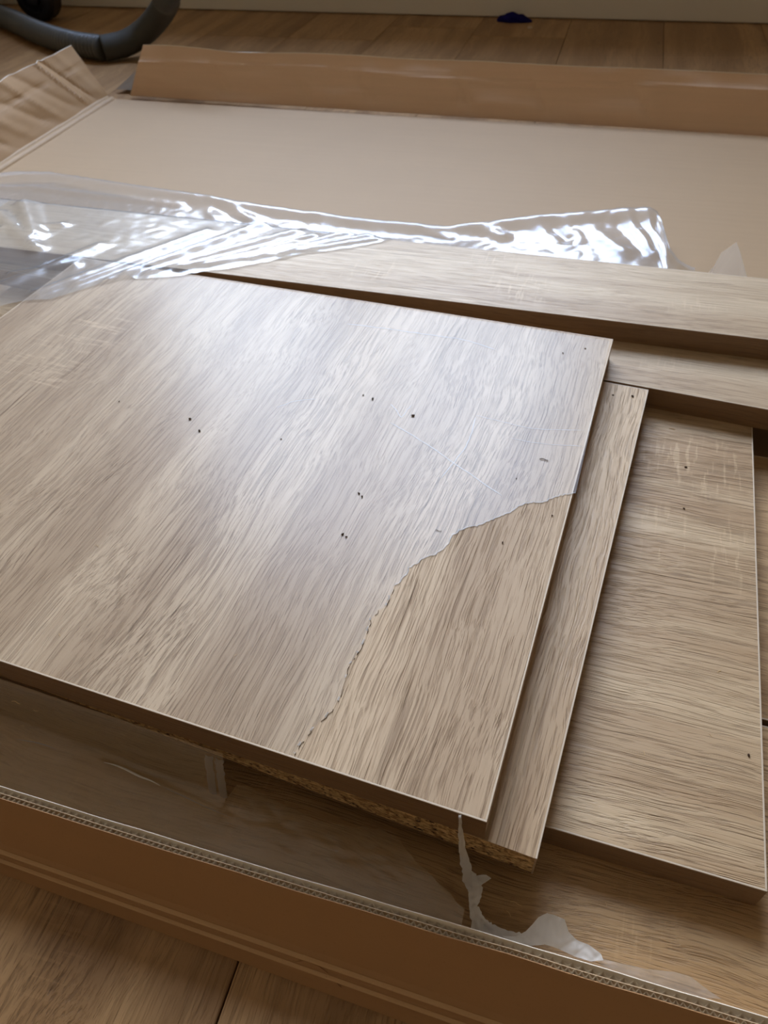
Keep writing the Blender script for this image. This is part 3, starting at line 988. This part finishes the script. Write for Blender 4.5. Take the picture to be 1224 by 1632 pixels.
# whitened stretch lines in the film
for k, cr in enumerate(([(166, 1215), (182, 1219), (200, 1226), (222, 1237), (240, 1244), (255, 1252)], [(255, 1252), (290, 1268), (330, 1287), (368, 1303)], [(25, 1178), (60, 1184), (90, 1194)])):
    bm = bmesh.new(); prev = None
    pts = catmull([at(a, b, 0.0335) + linv for a, b in cr], 4)
    wdt = (0.00055, 0.00022, 0.0003)[k]
    for i, p in enumerate(pts):
        q_ = pts[min(i + 1, len(pts) - 1)] - pts[max(i - 1, 0)]
        n = Vector((-q_.y, q_.x, 0)).normalized()
        e = 0.15 + 0.85 * math.sin(math.pi * i / (len(pts) - 1))
        row = [bm.verts.new(p - n * wdt * e), bm.verts.new(p + Vector((0, 0, 0.0003 * e))), bm.verts.new(p + n * wdt * e)]
        if prev:
            for m_ in range(2): bm.faces.new((prev[m_], row[m_], row[m_ + 1], prev[m_ + 1]))
        prev = row
    obj('film_crease', bm, M['film_milk'] if k == 0 else M['film_lip'], lowf)
# doubled film at the ripped right end
bm = bmesh.new()
for k in range(2):
    prev = None
    xk = edge_hi - 0.012 * k * 0.5
    ytop = 0.141 - (xk + 0.002) * math.tan(math.radians(4.9))
    for j in range(13):
        s = j / 12
        y = ytop - 0.0030 - 0.0072 * s; z = 0.0570 - 0.0275 * s ** 1.3
        wv_ = 0.0011 * mnoise.noise(Vector((j * 0.7, k * 5, 0)))
        row = [bm.verts.new(Vector((xk - 0.0045 + wv_, y, z + 0.0002)) + linv), bm.verts.new(Vector((xk - 0.002 + wv_, y - 0.0008, z + 0.0004)) + linv), bm.verts.new(Vector((xk + wv_, y, z + 0.0002)) + linv)]
        if prev:
            for m_ in range(2): bm.faces.new((prev[m_], row[m_], row[m_ + 1], prev[m_ + 1]))
        prev = row
obj('torn_lip', bm, M['film_lip'], lowf, smooth=True)

# ------------------------------------------------------------------ torn milky strip hanging at the front right
strip = thing('torn_film_strip', 'stretched milky film strip hanging from the top panel corner down to the cardboard wall', 'plastic film', (-0.01, 0.125, 0.03))
sinv = Vector((0.01, -0.125, -0.03))
# (px, py, z, half width)
strand = [(733, 1299, ZT + .0006, .0006), (734, 1318, .070, .0009), (736, 1345, .058, .0016), (741, 1372, .047, .0022), (748, 1398, .038, .0034), (757, 1420, .033, .0036), (755, 1440, .031, .0022), (759, 1460, .030, .0030), (768, 1480, .030, .0048), (785, 1490, .029, .0046), (812, 1498, .029, .0040), (840, 1503, .029, .0030)]
bm = bmesh.new()
cen = catmull([at(a, b, z) for a, b, z, w_ in strand], 6)
wid = [interp(list(enumerate([s[3] for s in strand])), i / 6) for i in range(len(cen))]
prev = None
for i, p in enumerate(cen):
    d = (cen[min(i + 1, len(cen) - 1)] - cen[max(i - 1, 0)]).normalized()
    view = (Vector((0, 0, CAM_H)) - p).normalized()
    n = d.cross(Vector((-0.2, -0.7, 0.75))).normalized()
    row = []
    for k in range(7):
        s = k / 3 - 1
        w_ = wid[i] * (1 + 0.5 * mnoise.noise(Vector((i * 0.5, s * 3, 0))))
        j = 0.0011 * mnoise.noise(Vector((i * 0.45, k * 1.3, 7)))
        row.append(bm.verts.new(p + n * (w_ * s) + Vector((0, -1, 0.6)) * j + sinv))
    if prev:
        for k in range(6): bm.faces.new((prev[k], row[k], row[k + 1], prev[k + 1]))
    prev = row
obj('film_strand', bm, M['film_milk'], strip, smooth=True)
# little pennant on the strand
bm = bmesh.new()
pp = [at(752, 1396, .036), at(775, 1394, .040), at(783, 1400, .040), at(770, 1408, .036), at(762, 1418, .034)]
vs = [bm.verts.new(p + sinv) for p in pp]
for k in range(1, 4): bm.faces.new((vs[0], vs[k], vs[k + 1]))
bmesh.ops.subdivide_edges(bm, edges=bm.edges, cuts=3, use_grid_fill=True)
for v in bm.verts: v.co.z += 0.0012 * mnoise.noise(v.co * 300)
obj('film_pennant', bm, M['film_milk'], strip, smooth=True)
# raised flap of film beside it, then a flat tail along the wall
def patch(name, outline, zf, parent, oinv, mat, cuts=5, amp=0.0008):
    bm = bmesh.new()
    vs = [bm.verts.new(at(a, b, zf(a, b))) for a, b in outline]
    bm.faces.new(vs)
    bmesh.ops.triangulate(bm, faces=bm.faces)
    for _ in range(2):
        bmesh.ops.subdivide_edges(bm, edges=bm.edges, cuts=2, use_grid_fill=True)
        bmesh.ops.triangulate(bm, faces=bm.faces)
    for v in bm.verts:
        v.co.z += amp * (mnoise.noise(v.co * 160) + 0.5 * mnoise.noise(v.co * 420))
        v.co += oinv
    return obj(name, bm, mat, parent, smooth=True)

flap_out = [(800, 1492), (822, 1492), (838, 1484), (848, 1474), (858, 1462), (872, 1455), (888, 1460), (900, 1466), (906, 1484), (918, 1497), (938, 1506), (958, 1520), (962, 1530), (940, 1532), (915, 1524), (890, 1512), (868, 1505), (846, 1508), (822, 1504)]
patch('film_flap', flap_out, lambda a, b: 0.0285 + 0.010 * max(0, min(1, (1510 - b) / 60.0)), strip, sinv, M['film_milk'])
tail_out = [(945, 1524), (985, 1534), (1030, 1544), (1075, 1549), (1100, 1556), (1116, 1568), (1136, 1583), (1150, 1592), (1110, 1590), (1062, 1574), (1010, 1558), (960, 1540)]
M['film_tail'] = film_mat('thin_milky_film', gloss=0.3, base=0.04, haze=0.24, haze_col=(0.86, 0.83, 0.8, 1))
tail_o = patch('film_tail', tail_out, lambda a, b: 0.0265, strip, sinv, M['film_tail'], amp=0.0004)

# small milky scrap standing behind the uppermost rail
bp = at(1170, 432, 0.03)
scrap = thing('film_scrap', 'small pointed scrap of milky film standing up behind the uppermost back board, far right', 'plastic film', (bp.x, 0.69, 0.01))
bm = bmesh.new()
b0 = Vector((bp.x, 0.69, 0.01))
def ws(px, py, y):
    d = RW.T @ np.array([px - CX, py - CY, FPX]); t = y / d[1]
    return Vector((d[0] * t, y, CAM_H + d[2] * t))
pp = [ws(1120, 446, 0.684), ws(1138, 425, 0.688), ws(1150, 402, 0.690), ws(1174, 386, 0.695), ws(1180, 402, 0.700), ws(1186, 424, 0.704), ws(1192, 446, 0.706)]
pp = [Vector((p.x, p.y, max(p.z, 0.012))) for p in pp]
vs = [bm.verts.new(p - b0) for p in pp] + [bm.verts.new(Vector((pp[-1].x, 0.712, 0.0075)) - b0), bm.verts.new(Vector((pp[0].x, 0.70, 0.0075)) - b0)]
bm.faces.new(vs)
bmesh.ops.triangulate(bm, faces=bm.faces)
bmesh.ops.subdivide_edges(bm, edges=bm.edges, cuts=3, use_grid_fill=True)
for v in bm.verts: v.co.y += 0.003 * mnoise.noise(v.co * 70)
obj('film_sheet', bm, M['film_tail'], scrap, smooth=True)

# ------------------------------------------------------------------ vacuum cleaner
vac = thing('vacuum_cleaner', 'black cylinder vacuum cleaner with ribbed grey hose, standing by the back wall at the left', 'vacuum cleaner', (-1.6, 1.70, 0))
vinv = Vector((1.6, -1.70, 0))
hp = [(-1.90, 1.72, .17), (-1.80, 1.80, .06), (-1.517, 1.80, .024), (-1.337, 1.700, .0235), (-1.195, 1.598, .0235), (-1.073, 1.527, .0235)]
hp.append(tuple(at(165, 77, .0235)))
smooth_pts = [tuple(at(165, 77, .0235)), tuple(at(200, 69, .028)), tuple(at(228, 52, .044)), tuple(at(250, 29, .072)), tuple(at(266, 2, .11)), tuple(at(276, -28, .16)), (-0.62, 1.55, .30), (-0.70, 1.80, .46), (-0.78, 1.905, .60)]
pts = catmull(hp, 40)
# resample evenly
def resample(pts, step):
    out = [pts[0]]; acc = 0
    for a, b in zip(pts, pts[1:]):
        L = (b - a).length; s = step - acc
        while s <= L:
            out.append(a + (b - a) * (s / L)); s += step
        acc = (acc + L) % step if L > 0 else acc
    return out
rp = resample(catmull(hp, 400), 0.0017)
rp = [p + vinv for p in rp]
rad = [0.0192 + 0.0036 * (0.5 - 0.5 * math.cos(2 * math.pi * i / 6)) ** 0.7 - 0.0015 * (i % 6 == 0) for i in range(len(rp))]
bm = bmesh.new(); sweep(bm, rp, rad, 20)
obj('ribbed_hose', bm, M['ribbed'], vac, smooth=True)
sp_ = [p + vinv for p in catmull(smooth_pts, 12)]
bm = bmesh.new(); sweep(bm, sp_, [0.0226] * len(sp_), 24)
obj('handle_tube', bm, M['hose'], vac, smooth=True)
# body: rounded canister lofted along x
bm = bmesh.new()
prof = [(-0.36, .03), (-0.35, .09), (-0.31, .12), (-0.2, .135), (-0.05, .135), (0.08, .125), (0.16, .105), (0.20, .075), (0.215, .03)]
prev = None
rings = []
for xx, rr in prof:
    ring = []
    for k in range(28):
        a = 2 * math.pi * k / 28
        cz = 0.135
        ring.append(bm.verts.new((xx, rr * 0.95 * math.cos(a), cz + rr * 0.9 * math.sin(a))))
    rings.append(ring)
for a, b in zip(rings, rings[1:]):
    for k in range(28): bm.faces.new((a[k], a[(k + 1) % 28], b[(k + 1) % 28], b[k]))
bm.faces.new(rings[0][::-1]); bm.faces.new(rings[-1])
obj('body', bm, M['black'], vac, smooth=True)
def wheel_at(x, y, r, w_):
    bm = bmesh.new()
    pr = [(0, 0.0), (0, 0.3 * r), (0.18, 0.34 * r), (0.2, 0.55 * r), (0.0, 0.62 * r), (0.0, 0.86 * r), (0.2, r), (0.8, r), (1.0, 0.86 * r), (1.0, 0.62 * r), (0.8, 0.55 * r), (0.82, 0.34 * r), (1.0, 0.3 * r), (1.0, 0.0)]
    rings = []
    for t, rr in pr:
        rings.append([bm.verts.new((x + rr * math.cos(2 * math.pi * k / 32), y + (t - 0.5) * w_, r + rr * math.sin(2 * math.pi * k / 32))) for k in range(32)] if rr > 0 else None)
    rr_ = [g for g in rings if g]
    for a, b in zip(rr_, rr_[1:]):
        for k in range(32): bm.faces.new((a[k], a[(k + 1) % 32], b[(k + 1) % 32], b[k]))
    bm.faces.new(rr_[0]); bm.faces.new(rr_[-1][::-1])
    bmesh.ops.recalc_face_normals(bm, faces=bm.faces)
    return obj('wheel', bm, M['wheel'], vac, smooth=False)
wheel_at(0.285, 0.10, 0.05, 0.05)
wheel_at(-0.22, -0.13, 0.075, 0.035)
wheel_at(-0.22, 0.13, 0.075, 0.035)
# front fork joining the castor to the body
bm = bmesh.new(); sweep(bm, [Vector((0.18, 0.05, 0.12)), Vector((0.25, 0.085, 0.125)), Vector((0.285, 0.10, 0.095))], [0.03, 0.035, 0.02], 14)
obj('fork', bm, M['black'], vac, smooth=True)

# ------------------------------------------------------------------ blue cloth by the skirting and a pale crumb
cx_, cy_ = -0.226, 1.905
cloth = bmesh.new()
bmesh.ops.create_icosphere(cloth, subdivisions=4, radius=1)
for v in cloth.verts:
    n = mnoise.noise(v.co * 2.2) * 0.35 + mnoise.noise(v.co * 6) * 0.25
    zz = max(0, v.co.z) * (0.016 + 0.010 * n) * (1 - 0.5 * max(0, v.co.x))
    v.co = Vector((v.co.x * 0.038 * (1 + 0.2 * n), v.co.y * 0.016 * (1 + 0.4 * n), zz))
cl = obj('cloth_scrap', cloth, M['blue'], smooth=True)
cl.location = (cx_, cy_, 0.0003)
tag(cl, 'small crumpled dark blue cloth scrap on the floor against the white skirting', 'cloth')
def crumb_mesh(name, size, mat, seed, kind):
    bm = bmesh.new()
    if kind == 'crumb':
        bmesh.ops.create_icosphere(bm, subdivisions=1, radius=1)
        for v in bm.verts:
            v.co = Vector((v.co.x * size, v.co.y * size * 0.6, v.co.z * size * 0.45 + size * 0.40)) * (1 + 0.3 * mnoise.noise(v.co * 2 + Vector((seed, 0, 0))))
            v.co.z = max(0, v.co.z)
    else:
        pts = [Vector(((i - 2) / 2 * size, size * 0.16 * math.sin(i * 1.3 + seed), size * 0.10 + size * 0.08 * abs(math.sin(i * 0.9 + seed)))) for i in range(5)]
        sweep(bm, pts, [size * 0.06, size * 0.09, size * 0.08, size * 0.09, size * 0.05], 5)
    me = bpy.data.meshes.new(name); bm.to_mesh(me); bm.free(); me.materials.append(mat)
    return me
o = bpy.data.objects.new('plaster_crumb', crumb_mesh('plaster_crumb', 0.006, M['rim'], 3, 'crumb')); COL.objects.link(o)
o.location = (-0.185, 1.846, 0)
tag(o, 'tiny pale crumb on the floor planks in front of the blue cloth scrap', 'crumb')

crumb_me = [crumb_mesh('wood_crumb', 1.0, M['crumb'], s * 1.7, 'crumb') for s in range(4)]
splint_me = [crumb_mesh('wood_splinter', 1.0, M['crumb'], s * 1.3, 's') for s in range(3)]
shave_me = [crumb_mesh('wood_shaving', 1.0, M['shaving'], s * 2.1, 's') for s in range(4)]
def scatter(pxs, z, meshes, name, group, cat):
    for i, (px, py, mm, label) in enumerate(pxs):
        o = bpy.data.objects.new(name, meshes[i % len(meshes)]); COL.objects.link(o)
        s = mm * 0.001
        o.location = at(px, py, z); o.scale = (s, s, s); o.rotation_euler = (0, 0, (i * 2.4) % 6.28)
        tag(o, label, cat, group)


scatter([(303, 668, 1.3, 'left one of the two dark wood crumbs left of centre on the top panel'),
         (318, 687, 1.3, 'right, nearer one of the two dark wood crumbs left of centre on the top panel'),
         (594, 636, 1.3, 'dark wood crumb just above the middle of the top panel, left of the scratches'),
         (579, 630, .9, 'faint speck touching the left of the crumb above the middle of the top panel'),
         (658, 663, 1.5, 'dark wood crumb at the V-shaped scratch on the film of the top panel'),
         (572, 787, 1.1, 'upper crumb of the tight dark pair at the centre of the top panel'),
         (577, 792, 1.0, 'lower crumb of the tight dark pair at the centre of the top panel'),
         (546, 852, 1.2, 'left crumb of the dark pair left of the curled splinter on the top panel'),
         (552, 856, .9, 'right crumb of the dark pair left of the curled splinter on the top panel'),
         (880, 822, .8, 'dark crumb on bare wood below the tear, close to the top panel right edge'),
         (801, 865, .8, 'tiny dark crumb on bare wood below the middle of the upper tear'),
         (190, 640, .8, 'lone tiny dark speck far left on the top panel'),
         (448, 700, .7, 'lone tiny speck between the left crumb pair and the scratches'),
         (933, 556, .9, 'dark speck nearest the back right corner of the top panel'),
         (897, 563, .8, 'dark speck second nearest the back right corner of the top panel'),
         (823, 763, .7, 'tiny dark speck on the film just above the ragged tear')], ZT + 0.0002, crumb_me, 'wood_crumb', 'wood crumbs on the top panel', 'crumb')
scatter([(867, 733, 3.0, 'thin dark wood splinter on the top panel above the ragged tear, near the right edge')], ZT + 0.0002, splint_me[:1], 'wood_splinter', None, 'splinter')
scatter([(699, 846, 1.9, 'short curled dark splinter on the top panel beside the ragged tear')], ZT + 0.0002, splint_me[1:2], 'wood_splinter', None, 'splinter')
scatter([(155, 870, 1.3, 'largest pale wood shaving, at the left of the top panel'),
         (95, 1012, 1.2, 'pale wood shaving near the front left of the top panel, by its front edge'),
         (380, 963, .9, 'pale wood shaving on the front half of the top panel, farther of two in line'),
         (376, 1044, .9, 'pale wood shaving on the front half of the top panel, nearer of two in line'),
         (451, 921, .7, 'tiny pale shaving between the centre crumbs and the lower tear of the top panel')], ZT + 0.0002, shave_me, 'wood_shaving', 'pale shavings on the top panel', 'shaving')
scatter([(977, 630, .9, 'smaller left crumb at the back right corner of the raw-edged second panel'),
         (1008, 632, 1.4, 'larger right crumb at the back right corner of the raw-edged second panel')], Z3 + TH, crumb_me, 'wood_crumb', 'crumbs on the second panel', 'crumb')
scatter([(1093, 745, 1.2, 'dark crumb farthest back on the sideways-grained panel at the right'),
         (1090, 811, 1.0, 'dark crumb on the sideways-grained panel, second from its back'),
         (1193, 1204, 1.0, 'dark crumb near the front right corner of the sideways-grained panel')], Z2 + TH, crumb_me, 'wood_crumb', 'crumbs on the right panel', 'crumb')
scatter([(1071, 684, 2.2, 'pale curled shaving at the back of the sideways-grained panel, below the rails'),
         (1132, 1172, 1.0, 'pale shaving in the front half of the sideways-grained panel, right of middle'),
         (1027, 1201, 1.2, 'pale shaving in the front half of the sideways-grained panel, left of middle'),
         (1146, 1070, 1.4, 'pale shaving halfway along the sideways-grained panel near its right edge')], Z2 + TH, shave_me, 'wood_shaving', 'shavings on the right panel', 'shaving')
scatter([(822, 1440, 2.6, 'longest pale shaving on the lowest front board, right of the film strip'),
         (811, 1456, 1.6, 'short curled pale shaving on the lowest front board, close to the film strip'),
         (966, 1441, 1.0, 'tiny pale shaving on the lowest front board, below the sideways-grained panel'),
         (990, 1384, .9, 'tiny pale speck on the lowest board right at the foot of the sideways-grained panel')], Z1 + TH, shave_me, 'wood_shaving', 'shavings on the lowest front board', 'shaving')
for k, (a, b, z, s_, lab) in enumerate([(26, 1120, .050, 2.8, 'longest pale shaving on the clear front film, at the far left'), (57, 1133, .050, 1.5, 'second pale shaving on the clear front film, right of the longest'),
                                   (36, 1157, .040, 1.0, 'tiny pale speck on the clear front film under the longest shaving'), (196, 1171, .044, 1.9, 'pale shaving on the clear front film, midway along below the top panel')]):
    scatter([(a, b, s_, lab)], z, shave_me[k:k + 1], 'wood_shaving', 'shavings on the front film', 'shaving')
